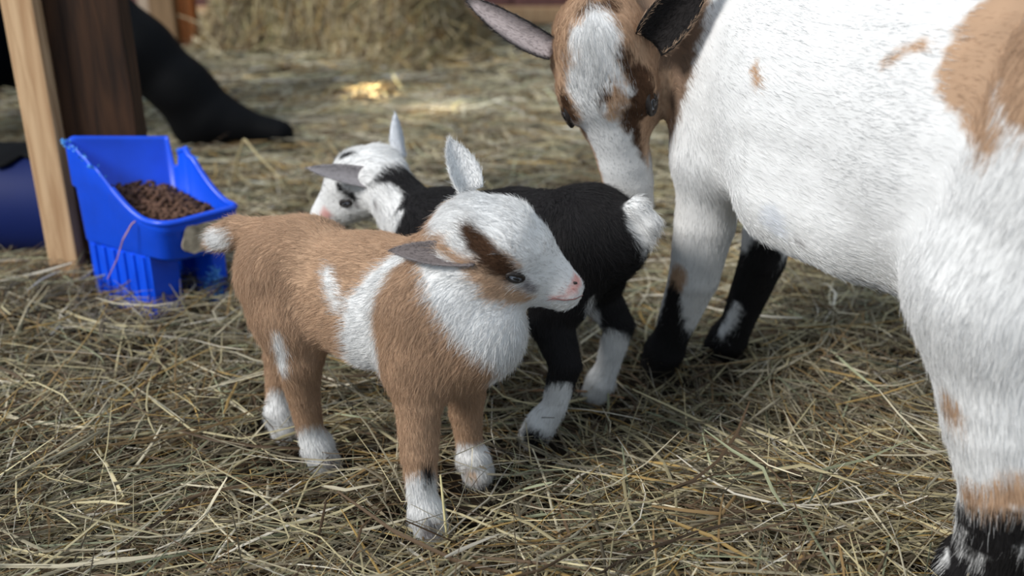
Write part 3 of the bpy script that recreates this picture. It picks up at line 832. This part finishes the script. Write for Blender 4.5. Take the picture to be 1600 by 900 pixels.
# ------------------------------------------------------------------ goats
def fur(name, parent, V, Q, N, lenf, flowf, colf, seed, rad=.00022, lift=.35, shift=None, K=4, sway=.22, mess=1.0):
    """a coat of separate hairs rooted all over a surface"""
    rng = np.random.default_rng(seed)
    A, B, C, D = V[Q[:, 0]], V[Q[:, 1]], V[Q[:, 2]], V[Q[:, 3]]
    nrm = np.cross(C - A, D - B); ar = np.linalg.norm(nrm, axis=1); fn = nrm / (ar[:, None] + 1e-12)
    vn = np.zeros_like(V)
    for k in range(4): np.add.at(vn, Q[:, k], nrm)
    vn /= np.linalg.norm(vn, axis=1)[:, None] + 1e-12
    f = rng.choice(len(Q), N, p=ar / ar.sum()); u, v = rng.random((2, N, 1))
    bl = lambda X: (1 - u) * (1 - v) * X[Q[f, 0]] + u * (1 - v) * X[Q[f, 1]] + u * v * X[Q[f, 2]] + (1 - u) * v * X[Q[f, 3]]
    P = bl(V); n = bl(vn); n /= np.linalg.norm(n, axis=1)[:, None] + 1e-12
    fl = flowf(P)
    sw = np.stack([wob(P, 60, 3.0), wob(P, 60, 7.0), wob(P, 60, 12.0)], 1) * sway
    fl = fl + sw + rng.normal(0, .16 * mess, (N, 3))
    tg = fl - (fl * n).sum(1)[:, None] * n; tg /= np.linalg.norm(tg, axis=1)[:, None] + 1e-9
    L = lenf(P) * np.clip(rng.normal(1, .22, N), .4, 1.7)
    li = lift * np.clip(rng.normal(1, .35, N), .2, 2.2)
    curl = rng.normal(0, .18 * mess, (N, 3))
    pts = np.zeros((N, K, 3), np.float32)
    for k, t in enumerate(np.linspace(0, 1, K)):
        pts[:, k] = P - n * .0006 + L[:, None] * (tg * t + n * (li * t * (1 - .45 * t))[:, None] + curl * (t * t)) - np.array([0, 0, 1.0]) * (L * .10 * t * t)[:, None]
    if shift is not None: pts = pts - np.array(shift, np.float32)
    hc = bpy.data.hair_curves.new(name)
    hc.add_curves([K] * N)
    hc.points.foreach_set('position', pts.ravel())
    r = np.tile(np.linspace(1, .18, K) * rad, N).astype(np.float32) * np.repeat(np.clip(rng.normal(1, .2, N), .5, 1.6), K)
    hc.points.foreach_set('radius', r.astype(np.float32))
    col = np.ones((N, 4), np.float32); col[:, :3] = np.clip(colf(P, rng) * (1 + .15 * rng.normal(0, 1, (N, 1))), .004, .88)
    at = hc.attributes.new('coat', 'FLOAT_COLOR', 'CURVE'); at.data.foreach_set('color', col.ravel())
    return link(name, hc, parent, M_HAIR)

def ear(root, O, base, tip, face, W, inner, outer, edge, seed, nhair, hl=.005, curve=0.0, thick=.0028):
    """a cupped leaf-shaped ear; face = the direction its hollow opens to"""
    base, tip, face = [np.array(q, float) for q in (base, tip, face)]
    ax = tip - base; L = np.linalg.norm(ax); ax /= L
    fc = face - (face @ ax) * ax; fc /= np.linalg.norm(fc); sd = np.cross(ax, fc)
    nu, nv = 22, 9
    wf = lambda u: W * ((u + .16) ** .50) * ((1.002 - u) ** .75) * 1.28
    rings = []
    for u in np.linspace(0, .995, nu):
        w = wf(u); cup = .75 * (1 - .55 * u)
        c = base + ax * L * u + fc * (curve * L * (u * u))
        t = thick * (1 - .6 * u)
        inn = [c + sd * w * v + fc * (cup * w * (v * v)) for v in np.linspace(-1, 1, nv)]
        out = [c + sd * w * v * 1.02 + fc * (cup * w * (v * v) - t * (1.3 - v * v)) for v in np.linspace(1, -1, nv)]
        rings.append(inn + out)
    R = np.array(rings); m = 2 * nv; V = R.reshape(-1, 3); F = []
    for i in range(nu - 1):
        for k in range(m): F.append((i * m + k, i * m + (k + 1) % m, (i + 1) * m + (k + 1) % m, (i + 1) * m + k))
    for i in (0, nu - 1):
        for k in range(nv - 1):
            q = (i * m + k, i * m + k + 1, i * m + m - 2 - k, i * m + m - 1 - k); F.append(q if i else q[::-1])
    F = np.array(F)
    # wind faces outward
    cN = np.cross(V[F[:, 2]] - V[F[:, 0]], V[F[:, 3]] - V[F[:, 1]]); cm = V[F].mean(1)
    outm = np.zeros(len(V), bool)
    for i in range(nu): outm[i * m + nv:(i + 1) * m] = True
    fo = outm[F].sum(1) >= 3
    want = np.where(fo[:, None], -fc, fc)
    if ((cN * want).sum(1) < 0).mean() > .5: F = F[:, ::-1]
    vv = np.tile(np.concatenate([np.linspace(-1, 1, nv), np.linspace(1, -1, nv)]), nu)
    uu = np.repeat(np.linspace(0, 1, nu), m)
    col = np.where(outm[:, None], np.array(RGB[outer]), np.array(RGB[inner]) if isinstance(inner, str) else np.array(inner))
    if edge: 
        e = np.clip((np.abs(vv) - .72) / .2, 0, 1) + np.clip((uu - .86) / .1, 0, 1); e = np.clip(e, 0, 1)[:, None]
        col = col * (1 - e) + np.array(RGB[edge]) * e
    me = np_mesh('ear', V - O, F); set_col(me, 'coat', col)
    e = link('ear', me, root, M_COAT)
    from mathutils.kdtree import KDTree
    def colf(P, rng):
        kd = KDTree(len(V)); [kd.insert(p, i) for i, p in enumerate(V)]; kd.balance()
        return col[[kd.find(p)[1] for p in P]]
    if nhair: fur('ear_hair', e, V, F, nhair, lambda P: np.full(len(P), hl), lambda P: np.tile(ax, (len(P), 1)), colf, seed, .00017, .30, O)
    return e

def ellipsoid(name, c, R, rad, mat, parent, O, seg=20):
    bm = bmesh.new(); bmesh.ops.create_uvsphere(bm, u_segments=seg, v_segments=seg // 2, radius=1.0)
    for v in bm.verts: v.co = Vector(np.array(c) + (np.array(v.co) * rad) @ R - O)
    for f in bm.faces: f.smooth = True
    me = bpy.data.meshes.new(name); bm.to_mesh(me); bm.free()
    return link(name, me, parent, mat)

def eyes(root, O, S, H, x, z, r, tilt=0.0, sink=0.0):
    for sgn in (-1, 1):
        ys = np.linspace(0, .08, 400) * H.s
        P = np.array([H.o + np.array([x * H.s, sgn * y, z * H.s]) @ H.R for y in ys]); d = S.dist(P)
        y = ys[np.argmax(d > 0)]
        y = max(0.0, y - sink)
        # local axes: forward, outward (along the surface normal), up
        p0 = H.o + np.array([x * H.s, sgn * y, z * H.s]) @ H.R
        e = 1e-3; n = np.array([S.dist((p0 + e * k)[None])[0] - S.dist((p0 - e * k)[None])[0] for k in np.eye(3)]); n /= np.linalg.norm(n)
        f = H.R[0] - (H.R[0] @ n) * n; f /= np.linalg.norm(f); u = np.cross(f, n) * (1 if np.cross(f, n) @ H.R[2] > 0 else -1)
        ca, sa = math.cos(tilt), math.sin(tilt); f, u = f * ca - u * sa, u * ca + f * sa
        R = np.stack([f, n, u])
        ey = ellipsoid('eye', p0 - n * r * .30, R, np.array([r * 1.08, r * .72, r * .62]), M_EYE, root, O)
        ellipsoid('pupil', p0 + n * r * .36, R, np.array([r * .52, r * .14, r * .20]), M_PUPIL, ey, O, 14)
        V, F = [], []; a_, b_ = 28, 8
        for i in range(a_):
            t = 2 * math.pi * i / a_
            for j in range(b_):
                q = 2 * math.pi * j / b_; th = r * (.26 + .10 * max(0, math.sin(t)))
                rr = 1 + 0 * q
                c = np.array([r * 1.22 * math.cos(t), r * .16 - r * .18 * abs(math.cos(t)), r * .52 * math.sin(t)])
                d = np.array([math.cos(t), 0, math.sin(t)]) * math.cos(q) * th + np.array([0, 1, 0]) * math.sin(q) * th
                V.append(p0 + (c + d) @ R - O)
        for i in range(a_):
            for j in range(b_): F.append((i * b_ + j, ((i + 1) % a_) * b_ + j, ((i + 1) % a_) * b_ + (j + 1) % b_, i * b_ + (j + 1) % b_))
        link('eyelid', np_mesh('eyelid', V, F), root, M_LID)

def hooves(root, O, F, feet, w, mat=None):
    """cloven hooves: two tapered claws each"""
    for x, y in feet:
        bm = bmesh.new()
        for s in (-1, 1):
            prof = [(-.95, .30, 0.0), (.55, .50, 0.0), (1.25, .26, 0.0), (1.30, .12, .12), (.55, .42, 1.05), (-.75, .34, 1.0)]
            L, Rr = [], []
            for px, hw, pz in prof:
                for lst, sd in ((L, -1), (Rr, 1)):
                    q = F.w((x + px * w * .62, y + (s * .30 + sd * hw * .52) * w, pz * w * 1.0 - .002))
                    lst.append(bm.verts.new(Vector(q - O)))
            n = len(prof)
            bm.faces.new(L); bm.faces.new(list(reversed(Rr)))
            for i in range(n): bm.faces.new((L[i], Rr[i], Rr[(i + 1) % n], L[(i + 1) % n]))
        bmesh.ops.recalc_face_normals(bm, faces=bm.faces)
        bmesh.ops.bevel(bm, geom=bm.edges[:], offset=w * .10, segments=1, affect='EDGES')
        me = bpy.data.meshes.new('hoof'); bm.to_mesh(me); bm.free()
        link('hoof', me, root, mat or M_HOOF)

def goat(name, label, S, F, key, base, marks0, h, N, seed, extra_len=None, rad=.00022, lift=.35, amp=.002, sway=.22, mess=.8):
    O = F.o.copy()
    root = empty(name, tuple(O)); tag(root, label, 'goat')
    marks = marks0 + PAINT[key]
    V, Q = S.mesh(h)
    me = np_mesh('body', V - O, Q); set_col(me, 'coat', coat(V, base, marks, amp))
    link('body', me, root, M_COAT)
    def weights(P):
        D = np.stack([S.dist1(q, P) for q in S.p], 1)
        W = np.exp(-(D - D.min(1)[:, None]) / .010); return W / W.sum(1)[:, None]
    cache = {}
    def wts(P):
        if cache.get('id') != id(P): cache['id'] = id(P); cache['w'] = weights(P)
        return cache['w']
    fl = np.array([q['flow'] for q in S.p]); hl = np.array([q['hair'] for q in S.p])
    def flow(P): return wts(P) @ fl
    def length(P):
        L = wts(P) @ hl
        if extra_len: L = extra_len(P, L)
        return L
    fur('fur', root, V, Q, N, length, flow, lambda P, rng: coat(P, base, marks, amp, .0025, rng), seed, rad, lift, O, 4, sway, mess)
    return root, O

def hp(H, *p):   # a capsule in head coordinates
    return [tuple(H.w(q[:3])) + (q[3] * H.s,) for q in p]
def bp(F, *p):
    return [tuple(F.w(q[:3])) + (q[3],) for q in p]

# --- brown and white kid, nearest
SA = kid_a()
mk = [('white', bp(KA, (.100, -.047, -.01, .040), (.098, -.047, .018, .032))), ('white', bp(KA, (.083, .049, -.01, .036), (.083, .049, .012, .030))),
      ('white', bp(KA, (-.050, -.013, -.01, .036), (-.053, -.014, .016, .030))), ('white', bp(KA, (-.125, .013, -.01, .036), (-.128, .013, .018, .030))),
      ('white', bp(KA, (.020, .02, .125, .030), (.030, .05, .17, .026))),
      ('white', bp(KA, (.120, .03, .200, .040), (.125, .02, .225, .034))), ('white', bp(KA, (.150, .015, .165, .030), (.150, .01, .200, .040))),
      ('white', hp(HA, (.010, .008, .005, .044), (.085, 0, -.02, .030)))]
goatA, OA = goat('goat_kid', 'tan and white goat kid standing in front of the black kid', SA, KA, 'a', 'brown', mk, .0024, 200000, 21, None, .00015, .28)
eyes(goatA, OA, SA, HA, .031, -.004, .0060, math.radians(6))
hooves(goatA, OA, KA, [(.106, -.047), (.089, .049), (-.047, -.013), (-.121, .013)], .0150)
ear(goatA, OA, *EAR_A_NEAR, (.1, -.75, .60), .0150, (.15, .128, .126), 'grey', None, 31, 4500, .004, .05)
ear(goatA, OA, *EAR_A_FAR, (.45, -.9, .1), .0185, 'white', 'white', None, 32, 4500, .005)
link('mouth', np_mesh('mouth', *tube_np(np.array(MOUTH) - OA, [.0003, .0005, .0006, .0005, .0002], 6)), goatA, M_MOUTH)
ellipsoid('nostril', NOSTRIL, np.eye(3), np.array([.0022, .0012, .0011]), M_LID, goatA, OA, 12)

# --- black and white kid behind
SB = kid_b()
mk = [('white', bp(KB, (.060, .037, -.02, .040), (.056, .037, .02, .034))), ('white', bp(KB, (.060, -.037, -.02, .040), (.056, -.037, .02, .034))),
      ('white', bp(KB, (-.112, -.050, -.01, .040), (-.124, -.048, .035, .034), (-.132, -.044, .070, .020))),
      ('white', bp(KB, (-.103, .066, .02, .030), (-.122, .060, .045, .026))),
      ('white', bp(KB, (-.180, 0, .236, .020), (-.200, -.004, .212, .022), (-.196, -.004, .190, .016))),
      ('white', hp(HB, (-.008, 0, .0, .046), (.085, 0, -.02, .032)))]
goatB, OB = goat('goat_kid', 'black goat kid with a white spotted head, turned away behind the tan kid', SB, KB, 'b', 'black', mk, .0026, 90000, 22, None, .00019, .30)
eyes(goatB, OB, SB, HB, .031, -.004, .0066)
hooves(goatB, OB, KB, [(-.100, .066), (-.109, -.050), (.066, .037), (.066, -.037)], .0150)
ear(goatB, OB, *EAR_B_NEAR, (0, -.75, .6), .0180, (.30, .28, .29), 'grey', None, 33, 3500, .004)
ear(goatB, OB, *EAR_B_FAR, (-.5, .6, .2), .0140, 'pale', 'pale', None, 34, 3000, .004)

# --- the doe
SD = doe()
mk = [('black', bp(KD, (-.218, .046, -.01, .045), (-.240, .048, .058, .036))), ('black', bp(KD, (-.218, -.046, -.01, .045), (-.245, -.050, .09, .036))),
      ('black', bp(KD, (.200, .045, -.01, .045), (.188, .046, .060, .034))), ('black', bp(KD, (.200, -.045, -.01, .045), (.160, -.050, .130, .036))),
      ('brown', hp(HD, (-.010, 0, -.01, .064), (.060, 0, -.02, .058), (.120, 0, -.035, .030))),
      ('shaded_brown', bp(KD, (.225, .105, .405, .062), (.225, .045, .410, .066)))]
def doe_len(P, L):
    q = (P - HD.o) @ HD.R.T
    w = np.exp(-(((q[:, 0] - .005) / .022) ** 2 + (q[:, 1] / .024) ** 2)) * (q[:, 2] > .02)
    return L + .012 * w
goatD, OD = goat('doe_goat', 'large white and brown doe standing at right, lowering her head', SD, KD, 'd', 'white', mk, .0042, 290000, 23, doe_len, .00018, .15, .003, .06, .40)
eyes(goatD, OD, SD, HD, .052, .020, .0095, math.radians(14), .0040)
hooves(goatD, OD, KD, [(.207, .045), (.209, -.044), (-.214, .046), (-.214, -.046)], .0215)
ear(goatD, OD, *EAR_D_R, (.05, -.9, -.35), .0210, (.40, .345, .345), 'grey', 'black', 35, 5000, .005, -.10, .0045)
ear(goatD, OD, *EAR_D_L, (-.25, -.95, .05), .0300, (.015, .013, .013), 'tan', None, 36, 5000, .006, 0.0, .0060)
def udder():
    S = Shape()
    chain(S, KD, [(-.190, .0, .230, .050), (-.180, .0, .195, .045)], .03, .9, .01, .02)
    for y in (-1, 1): chain(S, KD, [(-.178, y * .022, .175, .014), (-.168, y * .026, .150, .008), (-.165, y * .027, .142, .005)], .015, 1, .004, .004)
    V, Q = S.mesh(.0035)
    link('udder', np_mesh('udder', V - OD, Q), goatD, M_TEAT)
udder()

# ------------------------------------------------------------------ single stalks that stand out
def stalk(name, pts, r, col, label, flat=1.0):
    P = np.array(pts, float); t = np.linspace(0, 1, len(P)); tt = np.linspace(0, 1, 5 * len(P))
    C = np.stack([np.interp(tt, t, P[:, i]) for i in range(3)], 1)
    v, f = tube_np(C - C[0], np.linspace(r, r * .6, len(C)), 6)
    o = link(name, np_mesh(name, v, f), None, plain(name + '_straw', col, .7, .25, .2, 60)); o.location = C[0]
    tag(o, label, 'straw')
stalk('bent_hay_stalk', STALKS[0], .0022, srgb(178, 164, 126), 'thin hay stalk bent into a peak in front of the black boot')
stalk('curved_hay_stalk', STALKS[1], .0011, srgb(196, 150, 130), 'thin pinkish hay stalk hanging over the blue feeder side')
stalk('upright_hay_stalk', STALKS[2], .0013, srgb(196, 186, 140), 'pale hay stalk sticking up beside the tan kid forefoot')
stalk('fallen_hay_stalk', STALKS[3], .0016, srgb(150, 116, 88), 'brownish hay stalk lying across the feet of the black kid')

# ------------------------------------------------------------------ sun falling through a gap on the far hay
for k, (x, y, e) in enumerate(((-0.423, 2.706, 5200), (-0.228, 2.397, 900))):
    d = bpy.data.lights.new('sunbeam', 'SPOT'); d.energy = e; d.color = (1, .78, .45); d.spot_size = math.radians(2.4); d.spot_blend = .4; d.shadow_soft_size = .01
    o = bpy.data.objects.new('sunbeam', d); COL.objects.link(o); o.location = (1.6, 4.7, 2.2)
    o.rotation_euler = (Vector((x, y, 0)) - Vector(o.location)).to_track_quat('-Z', 'Y').to_euler()
